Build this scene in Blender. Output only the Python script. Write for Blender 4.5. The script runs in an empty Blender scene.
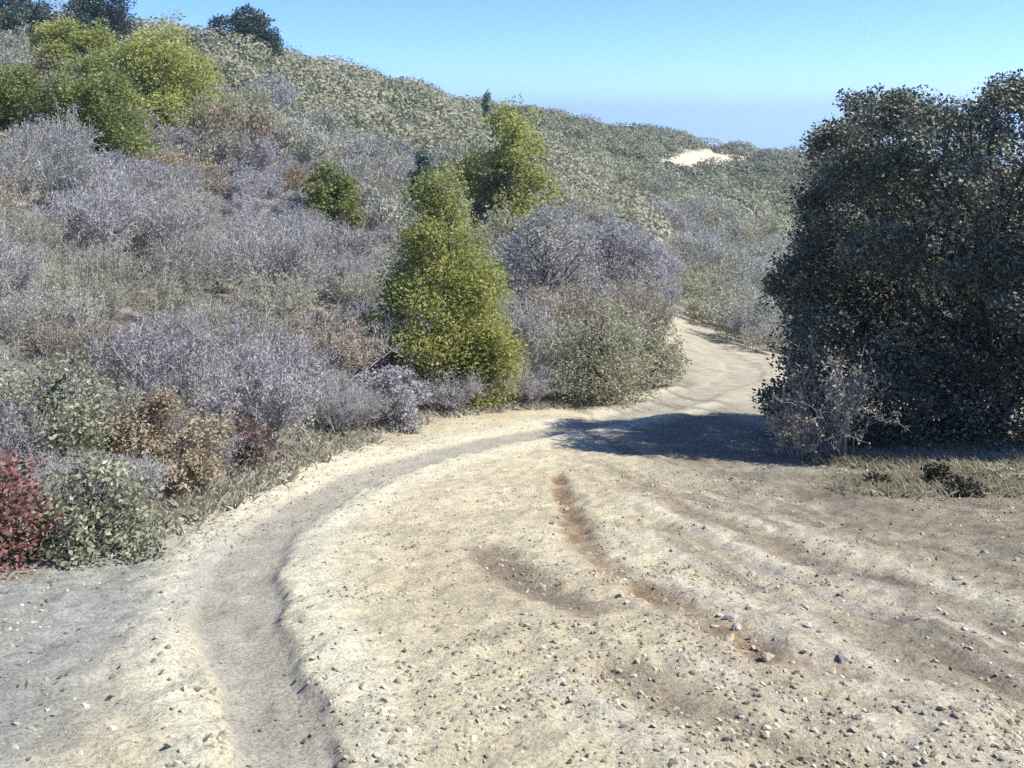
import bpy, math
import numpy as np
from mathutils import Vector

R = math.radians
rng = np.random.default_rng(7)
scene = bpy.context.scene
col = scene.collection

# ------------------------------------------------------------------ camera, sky, sun, exposure
F, CX, HY, EYE = 1000.0, 512.0, 112.0, 1.7       # focal length in px, image centre, horizon row, eye height
cam_d = bpy.data.cameras.new('camera')
cam_d.sensor_width = 36.0
cam_d.lens = 36.0 * F / 1024.0
cam_d.shift_y = -(384.0 - HY) / 1024.0           # level camera, lens shifted down (verticals stay upright)
cam_d.clip_start = 0.05
cam_d.clip_end = 80000.0
cam = bpy.data.objects.new('camera', cam_d)
cam.location = (0, 0, EYE)
cam.rotation_euler = (R(90), 0, 0)
col.objects.link(cam)
scene.camera = cam

SUN_AZ, SUN_EL = R(95), R(49)                    # azimuth from +Y towards +X
w = bpy.data.worlds.new('World')
scene.world = w
w.use_nodes = True
nt = w.node_tree
bg = nt.nodes['Background']
sky = nt.nodes.new('ShaderNodeTexSky')
sky.sky_type = 'NISHITA'
sky.sun_disc = False
sky.sun_elevation = SUN_EL
sky.sun_rotation = SUN_AZ
sky.altitude = 300.0
sky.air_density = 0.62
sky.dust_density = 0.3
sky.ozone_density = 4.0
tint = nt.nodes.new('ShaderNodeMix')
tint.data_type = 'RGBA'
tint.blend_type = 'MULTIPLY'
tint.inputs['Factor'].default_value = 1.0
tint.inputs['B'].default_value = (0.66, 0.86, 1.18, 1)
nt.links.new(sky.outputs['Color'], tint.inputs['A'])
nt.links.new(tint.outputs['Result'], bg.inputs['Color'])
bg.inputs['Strength'].default_value = 0.112

sd = bpy.data.lights.new('sun', 'SUN')
sd.energy = 4.6
sd.angle = R(0.53)
sd.color = (1.0, 0.94, 0.82)
so = bpy.data.objects.new('sun', sd)
sdir = Vector((math.sin(SUN_AZ) * math.cos(SUN_EL), math.cos(SUN_AZ) * math.cos(SUN_EL), math.sin(SUN_EL)))
so.rotation_euler = sdir.to_track_quat('Z', 'Y').to_euler()
so.location = (30, 10, 40)
col.objects.link(so)

scene.view_settings.view_transform = 'Standard'
scene.view_settings.look = 'None'
scene.view_settings.gamma = 1.0
scene.view_settings.exposure = 1.0
scene.render.engine = 'CYCLES'
scene.cycles.max_bounces = 6
scene.cycles.volume_bounces = 1
scene.cycles.diffuse_bounces = 3
scene.cycles.transparent_max_bounces = 4
scene.cycles.use_denoising = False

# ------------------------------------------------------------------ numeric helpers
def _hash(ix, iy, s):
    h = (ix.astype(np.int64) * 374761393 + iy.astype(np.int64) * 668265263 + s * 982451653) & 0x7fffffff
    h = ((h ^ (h >> 13)) * 1274126177) & 0x7fffffff
    return ((h ^ (h >> 16)) & 0xffff) / 65535.0

def vnoise(x, y, s=0):
    ix, iy = np.floor(x), np.floor(y)
    fx, fy = x - ix, y - iy
    fx = fx * fx * (3 - 2 * fx); fy = fy * fy * (3 - 2 * fy)
    a, b = _hash(ix, iy, s), _hash(ix + 1, iy, s)
    c, d = _hash(ix, iy + 1, s), _hash(ix + 1, iy + 1, s)
    return (a * (1 - fx) + b * fx) * (1 - fy) + (c * (1 - fx) + d * fx) * fy

def fbm(x, y, o=4, s=0):
    v, a, t = 0.0, 1.0, 0.0
    for k in range(o):
        v = v + a * (vnoise(x * 2 ** k + 17.3 * k, y * 2 ** k - 9.1 * k, s + k) - 0.5)
        t += a; a *= 0.5
    return v / t * 2

def smooth(e0, e1, x):
    t = np.clip((x - e0) / (e1 - e0), 0, 1)
    return t * t * (3 - 2 * t)

# ------------------------------------------------------------------ the lie of the land
# bearings (as image columns) and, along each, how the slope climbs: (metres ahead, image row it shows at)
ROAD = [(2.75, 768), (4, 632), (6, 545), (8, 495), (10, 462), (13, 428), (16, 403), (20, 378), (25, 356)]
def rd(n): return ROAD[:n]
PROFILE = {
    -1200: [(2.75, 740), (4, 560), (5, 460), (7, 330), (10, 230), (20, 90), (40, -40), (70, -120), (100, -90)],
    -400: [(2.75, 760), (4, 600), (5, 520), (7, 410), (10, 320), (20, 180), (40, 40), (70, -50), (100, -30)],
    0: [(2.75, 768), (4, 626), (5.4, 560), (6.3, 500), (8, 432), (12, 335), (20, 225), (30, 140), (45, 70), (60, 32), (80, 22), (110, 32)],
    150: [(2.75, 768), (4, 630), (6, 546), (7, 515), (8, 470), (10, 410), (14, 338), (20, 270), (30, 185), (45, 105), (60, 62), (72, 44), (95, 52)],
    250: rd(4)[:3] + [(8, 493), (9, 468), (11, 420), (15, 350), (22, 270), (35, 172), (55, 88), (75, 52), (100, 64)],
    400: rd(5) + [(12, 436), (14, 407), (18, 352), (25, 287), (40, 197), (65, 124), (95, 88), (130, 100)],
    550: rd(6) + [(15, 410), (17, 392), (22, 348), (30, 293), (50, 212), (80, 162), (96, 150), (108, 148), (132, 113), (170, 128)],
    650: rd(7) + [(18, 389), (21, 371), (27, 327), (40, 282), (70, 217), (100, 186), (124, 191), (168, 133), (220, 150)],
    700: rd(8) + [(25, 352), (32, 326), (45, 296), (70, 235), (105, 190), (130, 195), (175, 143), (220, 165)],
    760: rd(9) + [(32, 336), (45, 312), (65, 265), (100, 208), (114, 192), (136, 197), (175, 154), (215, 178)],
    850: rd(6) + [(16, 408), (25, 372), (40, 345), (60, 300), (100, 218), (116, 194), (138, 199), (175, 162), (215, 185)],
    1024: [(2.75, 768), (4, 630), (6, 542), (8, 494), (9.4, 464), (10.2, 448), (11.5, 440), (14, 428), (25, 388), (40, 345), (60, 300), (100, 225), (155, 175), (200, 190)],
    1500: [(2.75, 768), (4, 625), (5.5, 545), (7, 490), (8.5, 462), (11.5, 440), (14, 430), (25, 395), (40, 350), (60, 300), (100, 235), (155, 185), (200, 195)],
    2300: [(2.75, 768), (4, 610), (5.5, 530), (7, 485), (8.5, 462), (11.5, 440), (14, 430), (25, 395), (40, 350), (60, 300), (100, 235), (155, 185), (200, 195)],
}
LD = np.linspace(math.log(1.6), math.log(3500), 420)
US = np.linspace(-1.75, 1.75, 281)
_cols, _zs = [], []
for px in sorted(PROFILE):
    p = [(1.6, EYE - 1.67)] + [(d, EYE - d * (py - HY) / F) for d, py in PROFILE[px]]
    p += [(420, -32), (900, -140), (1800, -230), (3500, -260)]
    d = np.log([q[0] for q in p]); z = np.array([q[1] for q in p])
    zz = np.interp(LD, d, z)
    k = np.exp(-np.linspace(-2, 2, 17) ** 2); k /= k.sum()
    zz2 = np.convolve(np.pad(zz, 8, mode='edge'), k, 'valid')
    _cols.append((px - CX) / F); _zs.append(zz2)
_zs = np.array(_zs)
TAB = np.stack([np.interp(US, _cols, _zs[:, j]) for j in range(len(LD))], 1)
_k = np.exp(-np.linspace(-2, 2, 11) ** 2); _k /= _k.sum()
TAB = np.stack([np.convolve(np.pad(TAB[:, j], 5, mode='edge'), _k, 'valid') for j in range(len(LD))], 1)

def base_z(x, y):
    x = np.asarray(x, float); y = np.asarray(y, float)
    d = np.maximum(y, 2.0)
    u = np.clip(x / d, -1.749, 1.749)
    i = (u - US[0]) / (US[1] - US[0]); i0 = np.clip(np.floor(i).astype(int), 0, len(US) - 2); fi = i - i0
    l = (np.log(np.clip(d, 1.61, 3490)) - LD[0]) / (LD[1] - LD[0]); l0 = np.clip(np.floor(l).astype(int), 0, len(LD) - 2); fl = l - l0
    z = (TAB[i0, l0] * (1 - fi) + TAB[i0 + 1, l0] * fi) * (1 - fl) + (TAB[i0, l0 + 1] * (1 - fi) + TAB[i0 + 1, l0 + 1] * fi) * fl
    return z + np.maximum(2.0 - y, 0) * 0.08

def ground_at(px, py, dmax=260):
    """the ground point that the line of sight through (px, py) meets first"""
    ds = np.exp(np.linspace(math.log(2.0), math.log(dmax), 4000))
    x = (px - CX) / F * ds
    hit = np.nonzero(base_z(x, ds) >= EYE - ds * (py - HY) / F)[0]
    k = hit[0] if len(hit) else len(ds) - 1
    return float(x[k]), float(ds[k])

def poly(pts):
    return np.array([ground_at(*p) for p in pts])

def pdist(x, y, P, soft=None):
    best = np.full(x.shape, 1e9); tt = np.zeros(x.shape)
    L = np.concatenate([[0], np.cumsum(np.linalg.norm(np.diff(P, axis=0), axis=1))])
    for k in range(len(P) - 1):
        a, b = P[k], P[k + 1]; v = b - a; n = max(v @ v, 1e-9)
        t = np.clip(((x - a[0]) * v[0] + (y - a[1]) * v[1]) / n, 0, 1)
        dd = np.hypot(x - a[0] - t * v[0], y - a[1] - t * v[1])
        m = dd < best
        best[m] = dd[m]; tt[m] = (L[k] + t * math.sqrt(n))[m] / L[-1]
    return best, tt

def spline(P, n=8):
    P = np.asarray(P, float); out = []
    Q = np.vstack([2 * P[0] - P[1], P, 2 * P[-1] - P[-2]])
    for i in range(1, len(Q) - 2):
        for t in np.linspace(0, 1, n, endpoint=False):
            a, b, c, d = Q[i - 1:i + 3]
            out.append(0.5 * (2 * b + (c - a) * t + (2 * a - 5 * b + 4 * c - d) * t * t + (3 * b - a - 3 * c + d) * t ** 3))
    out.append(P[-1])
    return np.array(out)

TREAD = spline(poly([(300, 860), (290, 768), (262, 690), (240, 620), (250, 555), (300, 510), (380, 472), (470, 446), (560, 430), (640, 413), (700, 393), (738, 378), (742, 366), (720, 354), (700, 340), (690, 326)]))
GULLY = spline(poly([(556, 470), (566, 505), (590, 552), (640, 585), (700, 622), (760, 648), (830, 672)]))
HOLLOW = spline(poly([(470, 540), (510, 572), (560, 600), (610, 622)]))
RUTS = [spline(poly([(640, 492), (740, 528), (850, 575), (960, 618), (1060, 650)])),
        spline(poly([(700, 560), (800, 610), (900, 660), (1040, 720)])),
        spline(poly([(620, 520), (700, 540), (820, 590), (930, 650), (1050, 700)])),
        spline(poly([(600, 660), (680, 700), (780, 740), (900, 780)]))]
_fr = np.random.default_rng(3)
FOOT = []
for _k in range(26):                                          # boot prints along the tread
    _i = _fr.integers(8, 52); _p = TREAD[_i]; _v = TREAD[_i + 1] - TREAD[_i]
    FOOT.append((_p[0] + _fr.normal() * .09, _p[1] + _fr.normal() * .1, math.atan2(-_v[0], _v[1]) + _fr.normal() * .15))
EDGE_L = poly([(-400, 600), (-100, 575), (0, 556), (150, 535), (220, 505), (300, 468), (360, 440), (420, 418), (520, 408), (590, 402), (660, 388), (690, 370), (684, 345), (672, 325)])

def masks(x, y):
    """where the soil is bare, trodden, washed or reddish (the hollow simply darker), and the relief that goes with it"""
    n1 = fbm(x * .9, y * .9, 4, 3); n2 = fbm(x * 3.1, y * 3.1, 4, 11)
    dt, tt = pdist(x, y, TREAD)
    wid = 0.10 + 0.014 * y + 0.03 * n1
    dt_n = dt + 0.05 * n2
    tread = 1 - smooth(wid * .85, wid * 1.25, dt_n)
    rim = np.exp(-((dt_n - wid * 1.9) / (wid * .8)) ** 2)
    dg, tg = pdist(x, y, GULLY)
    gully = np.exp(-(np.abs(dg + .08 * n2) / (.065 + .04 * n1 + .03 * tg)) ** 2.5) * smooth(0, .08, tg) * (.6 + .4 * smooth(-.25, .25, fbm(x * 2.3, y * 2.3, 3, 19)))
    dh, th = pdist(x, y, HOLLOW)
    hollow = np.exp(-(np.abs(dh + .05 * n2) / .15) ** 3) * smooth(0, .15, th) * (1 - smooth(.85, 1, th))
    rut = np.zeros_like(x); ridge = np.zeros_like(x)
    for k, P in enumerate(RUTS):
        dr, tr = pdist(x, y, P)
        wr = .12 + .05 * n1
        rut = np.maximum(rut, np.exp(-((dr + .05 * n2) / wr) ** 2) * smooth(0, .12, tr))
        ridge = np.maximum(ridge, np.exp(-((dr - .3 + .05 * n2) / .1) ** 2) * smooth(0, .12, tr))
    # bare clearing: right of the shrubs' edge, near the trail
    de, te = pdist(x, y, EDGE_L)
    # signed side of the edge line
    side = np.interp(y, np.array([p[1] for p in EDGE_L[:12]]), np.array([p[0] for p in EDGE_L[:12]]))
    s = x - side + .35 * n1 + .15 * n2
    bare = smooth(-.35, .5, s) * (1 - smooth(15, 24, y))
    berm = smooth(9.0, 10.2, y + .5 * n1) * smooth(3.0, 3.6, x + .3 * n1)
    bare = bare * (1 - .8 * berm)
    path = np.maximum(1 - smooth(wid * 2.4, wid * 4.2, dt_n), 0)
    bare = np.maximum(bare, path)
    bz = base_z(x, y) + .25 * n2
    cut = np.exp(-(((x / np.maximum(y, 1) - .194) / .056) ** 6)) * smooth(-7.0, -6.6, bz) * (1 - smooth(-5.2, -4.7, bz)) * smooth(142, 148, y) * (1 - smooth(176, 180, y))
    relief = (-.03 * tread + .02 * rim - .085 * gully * .45 - .035 * hollow - .022 * rut + .012 * ridge)
    near = 1 - smooth(30, 60, y)
    relief = relief * near
    relief = relief + (.045 * n1 + .012 * n2) * near * (1 - .75 * tread)
    nearby = 1 - smooth(8, 15, y)
    rd1 = 1 - np.abs(fbm(x * 4.3, y * 4.3, 3, 33)) * 2          # little crusts and broken edges
    rd2 = fbm(x * 19, y * 19, 2, 35)
    relief = relief + (.022 * (rd1 - .5) + .014 * fbm(x * 9, y * 9, 3, 31) + .007 * rd2) * nearby * (1 - .6 * tread)
    for fx, fy, fa in FOOT:
        ca, sa = math.cos(fa), math.sin(fa)
        ex, ey = (x - fx) * ca + (y - fy) * sa, -(x - fx) * sa + (y - fy) * ca
        if nearby.any(): relief = relief - .011 * np.exp(-((ex / .05) ** 4 + (ey / .14) ** 4))
    far = smooth(30, 80, y)
    relief = relief + far * (1.0 * fbm(x * .07, y * .07, 4, 51))
    return dict(tread=tread, rim=np.clip(rim, 0, 1), gully=np.clip(gully, 0, 1), hollow=hollow, rut=rut, ridge=ridge,
                bare=np.clip(bare, 0, 1), cut=cut, path=path, bank=berm), relief

def gz(x, y):
    x = np.atleast_1d(np.asarray(x, float)); y = np.atleast_1d(np.asarray(y, float))
    m, r = masks(x, y)
    return base_z(x, y) + r
def gz1(x, y): return float(gz(x, y)[0])

# ------------------------------------------------------------------ mesh building
def make_mesh(name, V, Fq, attrs=None, smooth_=False, tris=False):
    me = bpy.data.meshes.new(name)
    V = np.ascontiguousarray(V, dtype=np.float32); Fq = np.ascontiguousarray(Fq, dtype=np.int32)
    n = Fq.shape[1]
    me.vertices.add(len(V)); me.vertices.foreach_set('co', V.ravel())
    me.loops.add(Fq.size); me.loops.foreach_set('vertex_index', Fq.ravel())
    me.polygons.add(len(Fq)); me.polygons.foreach_set('loop_start', np.arange(0, Fq.size, n, dtype=np.int32))
    me.polygons.foreach_set('loop_total', np.full(len(Fq), n, dtype=np.int32))
    me.polygons.foreach_set('use_smooth', np.full(len(Fq), smooth_, dtype=bool))
    for k, (dom, val) in (attrs or {}).items():
        a = me.attributes.new(k, 'FLOAT', dom)
        a.data.foreach_set('value', np.ascontiguousarray(val, dtype=np.float32))
    me.update(calc_edges=True)
    return me

def link(name, me, mat=None, parent=None, loc=(0, 0, 0)):
    o = bpy.data.objects.new(name, me)
    if mat is not None and len(me.materials) == 0: me.materials.append(mat)
    o.location = loc
    if parent: o.parent = parent
    col.objects.link(o)
    return o

def tag(o, label, cat, group=None, kind=None):
    o['label'] = label; o['category'] = cat
    if group: o['group'] = group
    if kind: o['kind'] = kind
    return o

def root(name, loc, label, cat, group=None, rz=0, s=(1, 1, 1)):
    o = bpy.data.objects.new(name, None)
    o.empty_display_size = .2
    o.location = loc; o.rotation_euler = (0, 0, rz); o.scale = s
    col.objects.link(o)
    return tag(o, label, cat, group)

# ------------------------------------------------------------------ materials
def nodes(name):
    m = bpy.data.materials.new(name); m.use_nodes = True
    t = m.node_tree
    return m, t, t.nodes['Principled BSDF'], t.nodes['Material Output']

def rgba(c): return (c[0], c[1], c[2], 1)

def leaf_mat(name, c1, c2, c3=None, transl=.25, rough=.55, spec=.35, objvar=.35):
    m, t, b, out = nodes(name)
    at = t.nodes.new('ShaderNodeAttribute'); at.attribute_name = 'var'
    cr = t.nodes.new('ShaderNodeValToRGB')
    e = cr.color_ramp.elements
    e[0].position = .1; e[0].color = rgba(c1); e[1].position = .8; e[1].color = rgba(c2)
    if c3: k = e.new(.97); k.color = rgba(c3)
    t.links.new(at.outputs['Fac'], cr.inputs['Fac'])
    oi = t.nodes.new('ShaderNodeObjectInfo')
    mr = t.nodes.new('ShaderNodeMapRange')
    mr.inputs['To Min'].default_value = 1 - objvar; mr.inputs['To Max'].default_value = 1 + objvar * .6
    t.links.new(oi.outputs['Random'], mr.inputs['Value'])
    hs = t.nodes.new('ShaderNodeHueSaturation')
    t.links.new(cr.outputs['Color'], hs.inputs['Color']); t.links.new(mr.outputs['Result'], hs.inputs['Value'])
    t.links.new(hs.outputs['Color'], b.inputs['Base Color'])
    b.inputs['Roughness'].default_value = rough
    b.inputs['Specular IOR Level'].default_value = spec
    if transl > 0:
        tr = t.nodes.new('ShaderNodeBsdfTranslucent'); mx = t.nodes.new('ShaderNodeMixShader')
        mx.inputs['Fac'].default_value = transl
        t.links.new(hs.outputs['Color'], tr.inputs['Color'])
        t.links.new(b.outputs['BSDF'], mx.inputs[1]); t.links.new(tr.outputs['BSDF'], mx.inputs[2])
        t.links.new(mx.outputs['Shader'], out.inputs['Surface'])
    return m

def bark_mat(name, c1, c2, scale=30):
    m, t, b, out = nodes(name)
    tc = t.nodes.new('ShaderNodeTexCoord')
    n = t.nodes.new('ShaderNodeTexNoise'); n.inputs['Scale'].default_value = scale; n.inputs['Detail'].default_value = 4
    t.links.new(tc.outputs['Object'], n.inputs['Vector'])
    cr = t.nodes.new('ShaderNodeValToRGB'); e = cr.color_ramp.elements
    e[0].position = .3; e[0].color = rgba(c1); e[1].position = .7; e[1].color = rgba(c2)
    t.links.new(n.outputs['Fac'], cr.inputs['Fac']); t.links.new(cr.outputs['Color'], b.inputs['Base Color'])
    b.inputs['Roughness'].default_value = .9; b.inputs['Specular IOR Level'].default_value = .15
    return m

M_oak = leaf_mat('oak_leaf', (.04, .045, .028), (.175, .185, .13), (.38, .39, .31), transl=.05, rough=.55, spec=.3)
M_oak_bark = bark_mat('oak_bark', (.035, .03, .026), (.10, .09, .08))
M_yg = leaf_mat('yellow_green_leaf', (.21, .23, .06), (.47, .49, .165), (.60, .60, .30), transl=.5, objvar=.1)
M_green = leaf_mat('green_leaf', (.13, .155, .045), (.30, .33, .11), (.44, .44, .2), transl=.45, objvar=.15)
M_bluegreen = leaf_mat('blue_green_leaf', (.11, .15, .11), (.24, .31, .23), (.34, .38, .30), transl=.35)
M_dark = leaf_mat('dark_leaf', (.03, .05, .04), (.07, .10, .08), transl=.15)
M_grey = leaf_mat('grey_leaf', (.29, .285, .27), (.45, .445, .425), (.56, .555, .54), transl=.35, spec=.2, objvar=.25)
M_lav = leaf_mat('lavender_grey_leaf', (.285, .277, .285), (.44, .432, .452), (.56, .55, .57), transl=.35, spec=.2, objvar=.2)
M_sage = leaf_mat('sage_leaf', (.26, .26, .215), (.42, .42, .355), (.54, .54, .46), transl=.35, spec=.2, objvar=.25)
M_olive = leaf_mat('olive_leaf', (.28, .28, .19), (.45, .445, .32), (.56, .54, .42), transl=.4, spec=.2, objvar=.12)
M_tan = leaf_mat('tan_leaf', (.26, .21, .14), (.42, .355, .25), (.52, .46, .35), transl=.3, spec=.2)
M_red = leaf_mat('red_leaf', (.10, .075, .05), (.30, .13, .12), (.40, .32, .26), transl=.3)
M_maroon = leaf_mat('maroon_leaf', (.13, .12, .09), (.27, .16, .16), (.38, .33, .29), transl=.3)
M_pale = leaf_mat('pale_green_leaf', (.12, .13, .08), (.34, .35, .24), (.58, .56, .44), transl=.35)
M_dry = leaf_mat('dry_straw', (.28, .25, .17), (.50, .46, .34), (.62, .58, .46), transl=.35, spec=.2)
M_darkred = leaf_mat('dark_red_leaf', (.05, .025, .03), (.12, .06, .07), (.18, .12, .11), transl=.2, objvar=0)
M_weed = leaf_mat('dark_weed_leaf', (.03, .03, .018), (.07, .068, .04), (.14, .12, .08), transl=.1)
M_twig = bark_mat('grey_twig', (.24, .225, .21), (.44, .425, .41), 12)
M_dtwig = bark_mat('brown_twig', (.06, .05, .04), (.16, .13, .11), 12)

def ground_mat():
    m, t, b, out = nodes('hillside_soil')
    L = t.links.new
    def attr(n):
        a = t.nodes.new('ShaderNodeAttribute'); a.attribute_name = n; return a.outputs['Fac']
    tc = t.nodes.new('ShaderNodeTexCoord')
    def noise(s, d=5, r=.6):
        n = t.nodes.new('ShaderNodeTexNoise'); n.inputs['Scale'].default_value = s
        n.inputs['Detail'].default_value = d; n.inputs['Roughness'].default_value = r
        L(tc.outputs['Object'], n.inputs['Vector']); return n.outputs['Fac']
    def ramp(f, stops):
        c = t.nodes.new('ShaderNodeValToRGB'); e = c.color_ramp.elements
        e[0].position, e[0].color = stops[0][0], rgba(stops[0][1])
        e[1].position, e[1].color = stops[-1][0], rgba(stops[-1][1])
        for p, cc in stops[1:-1]:
            k = e.new(p); k.color = rgba(cc)
        L(f, c.inputs['Fac']); return c.outputs['Color']
    def mix(f, a, bb, mode='MIX'):
        x = t.nodes.new('ShaderNodeMix'); x.data_type = 'RGBA'; x.blend_type = mode
        if isinstance(f, float): x.inputs['Factor'].default_value = f
        else: L(f, x.inputs['Factor'])
        L(a, x.inputs['A'])
        if isinstance(bb, tuple): x.inputs['B'].default_value = rgba(bb)
        else: L(bb, x.inputs['B'])
        return x.outputs['Result']
    def math_(op, a, v):
        x = t.nodes.new('ShaderNodeMath'); x.operation = op; x.use_clamp = True
        L(a, x.inputs[0])
        if isinstance(v, float): x.inputs[1].default_value = v
        else: L(v, x.inputs[1])
        return x.outputs[0]
    slope = ramp(noise(2.2), [(.3, (.15, .135, .115)), (.5, (.21, .19, .165)), (.7, (.27, .25, .225))])
    far = ramp(noise(.14, 6, .7), [(.36, (.10, .105, .07)), (.5, (.135, .14, .095)), (.66, (.165, .16, .12))])
    base = mix(attr('far'), slope, far)
    sandy = ramp(noise(1.1, 6, .65), [(.3, (.38, .335, .235)), (.5, (.475, .43, .305)), (.72, (.54, .50, .375))])
    greyer = ramp(noise(1.7, 6, .7), [(.3, (.14, .125, .095)), (.5, (.225, .205, .16)), (.7, (.33, .31, .25))])
    soil = mix(attr('greyness'), sandy, greyer)
    soil = mix(attr('left'), soil, ramp(noise(1.9, 6, .7), [(.3, (.215, .22, .20)), (.5, (.275, .28, .255)), (.7, (.345, .345, .315))]))
    soil = mix(math_('MULTIPLY', attr('rim'), .75), soil, (.55, .535, .42))
    soil = mix(math_('MULTIPLY', attr('tread'), .92), soil, ramp(noise(3.0, 5), [(.3, (.29, .275, .23)), (.7, (.38, .365, .31))]))
    soil = mix(math_('MULTIPLY', attr('gully'), .95), soil, ramp(noise(5.0, 5), [(.35, (.14, .09, .055)), (.65, (.28, .195, .125))]))
    soil = mix(math_('MULTIPLY', attr('hollow'), .95), soil, (.20, .165, .125))  # hollow coloured a darker brown than the ground around it
    soil = mix(math_('MULTIPLY', attr('rut'), .7), soil, (.20, .165, .125))
    soil = mix(math_('MULTIPLY', attr('ridge'), .5), soil, (.50, .475, .41))
    mp = t.nodes.new('ShaderNodeMapping'); mp.inputs['Scale'].default_value = (3.2, .5, 1)
    m0 = t.nodes.new('ShaderNodeMapping'); m0.inputs['Rotation'].default_value = (0, 0, R(-14))
    L(tc.outputs['Object'], m0.inputs['Vector']); L(m0.outputs['Vector'], mp.inputs['Vector'])
    stn = t.nodes.new('ShaderNodeTexNoise'); stn.inputs['Scale'].default_value = 1.0; stn.inputs['Detail'].default_value = 7; stn.inputs['Roughness'].default_value = .65
    L(mp.outputs['Vector'], stn.inputs['Vector'])
    streak = ramp(stn.outputs['Fac'], [(.48, (0, 0, 0)), (.60, (1, 1, 1))])
    soil = mix(math_('MULTIPLY', math_('MULTIPLY', streak, attr('right')), .8), soil, ramp(noise(1.4), [(.4, (.16, .14, .11)), (.65, (.22, .175, .13))]))
    # speckle of grit
    sp = ramp(noise(60.0, 3, .7), [(.38, (.62, .6, .58)), (.5, (1, 1, 1)), (.66, (1.18, 1.17, 1.14))])
    soil = mix(.8, soil, sp, 'MULTIPLY')
    base = mix(attr('bare'), base, soil)
    base = mix(math_('MULTIPLY', attr('bank'), .9), base, ramp(noise(3.0, 6, .7), [(.3, (.24, .21, .155)), (.55, (.36, .33, .255)), (.75, (.44, .41, .33))]))
    base = mix(attr('cut'), base, (.50, .43, .32))
    L(base, b.inputs['Base Color'])
    b.inputs['Roughness'].default_value = .95; b.inputs['Specular IOR Level'].default_value = .1
    bp = t.nodes.new('ShaderNodeBump'); bp.inputs['Strength'].default_value = .75; bp.inputs['Distance'].default_value = .028
    ad = t.nodes.new('ShaderNodeMath'); ad.operation = 'ADD'
    L(noise(46.0, 6, .75), ad.inputs[0]); L(noise(9.0, 4, .6), ad.inputs[1])
    L(ad.outputs[0], bp.inputs['Height']); L(bp.outputs['Normal'], b.inputs['Normal'])
    return m
M_ground = ground_mat()

# ------------------------------------------------------------------ ground sheet (hillside + trail), sea
def build_ground():
    s = np.sort(np.concatenate([np.linspace(-.62, .62, 760), np.linspace(-1.6, -.625, 70), np.linspace(.625, 1.6, 70)]))
    y = np.concatenate([np.linspace(-5, 1.9, 20), 2.0 * np.exp(np.linspace(0, math.log(40 / 2.0), 560)),
                        40 * np.exp(np.linspace(.01, math.log(200 / 40), 150)), 200 * np.exp(np.linspace(.03, math.log(3400 / 200), 40))])
    S, Y = np.meshgrid(s, y)
    X = S * (Y + 6.0) * np.where(Y > 1, 1, 1)
    x, yy = X.ravel(), Y.ravel()
    m, rel = masks(x, yy)
    z = base_z(x, yy) + rel
    V = np.stack([x, yy, z], 1)
    ny, nx = S.shape
    idx = np.arange(nx * ny).reshape(ny, nx)
    Q = np.stack([idx[:-1, :-1], idx[:-1, 1:], idx[1:, 1:], idx[1:, :-1]], -1).reshape(-1, 4)
    # vertex normals of the whole sheet so that the two pieces meet without a seam
    P = V.reshape(ny, nx, 3)
    n = np.cross(np.gradient(P, axis=1), np.gradient(P, axis=0)).reshape(-1, 3)
    n /= np.linalg.norm(n, axis=1)[:, None]
    m['far'] = smooth(25, 60, yy)
    n1 = fbm(x * .5, yy * .5, 4, 77)
    m['left'] = (1 - smooth(-1.5, -.95, x + .16 * yy * 0 + .3 * n1)) * (1 - smooth(5.5, 8, yy))
    m['greyness'] = np.clip(.9 * smooth(1.2, 3.0, x + .8 * n1 - .0 * yy) + .6 * smooth(7, 10, yy) * smooth(.8, 2, x), 0, 1)
    m['right'] = smooth(.2, 1.6, x - .0 * yy + .5 * n1)
    keep = {k: m[k] for k in ('right', 'left', 'bank', 'tread', 'rim', 'gully', 'hollow', 'rut', 'ridge', 'bare', 'cut', 'far', 'greyness')}
    on = (m['path'][Q].mean(1) > .5) & (yy[Q[:, 0]] < 36)
    for name, sel in (('hillside', ~on), ('dirt_trail', on)):
        q = Q[sel]; used = np.unique(q)
        re = np.full(len(V), -1); re[used] = np.arange(len(used))
        me = make_mesh(name, V[used], re[q], {k: ('POINT', v[used]) for k, v in keep.items()}, True)
        me.normals_split_custom_set_from_vertices(n[used].astype(np.float32))
        o = link(name, me, M_ground); o['kind'] = 'structure'
        if name == 'hillside': tag(o, 'brushy canyon slope with a bare sandy clearing in front', 'hillside')
        else: tag(o, 'narrow pale dirt trail winding through the clearing into the canyon', 'trail')
build_ground()

def build_sea():
    m, t, b, out = nodes('sea_water')
    b.inputs['Base Color'].default_value = (.02, .06, .12, 1); b.inputs['Roughness'].default_value = .25
    b.inputs['IOR'].default_value = 1.33
    tc = t.nodes.new('ShaderNodeTexCoord'); n = t.nodes.new('ShaderNodeTexNoise'); n.inputs['Scale'].default_value = .02; n.inputs['Detail'].default_value = 6
    bp = t.nodes.new('ShaderNodeBump'); bp.inputs['Distance'].default_value = 6; bp.inputs['Strength'].default_value = .6
    t.links.new(tc.outputs['Object'], n.inputs['Vector']); t.links.new(n.outputs['Fac'], bp.inputs['Height']); t.links.new(bp.outputs['Normal'], b.inputs['Normal'])
    V = [(-40000, 1500, -225), (40000, 1500, -225), (40000, 60000, -225), (-40000, 60000, -225)]
    o = link('sea', make_mesh('sea', V, [[0, 1, 2, 3]]), m); o['kind'] = 'structure'
    tag(o, 'hazy blue sea far beyond the ridge', 'sea')
build_sea()

# ------------------------------------------------------------------ plant geometry
def unit(v): return v / np.maximum(np.linalg.norm(v, axis=-1, keepdims=True), 1e-9)

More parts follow.
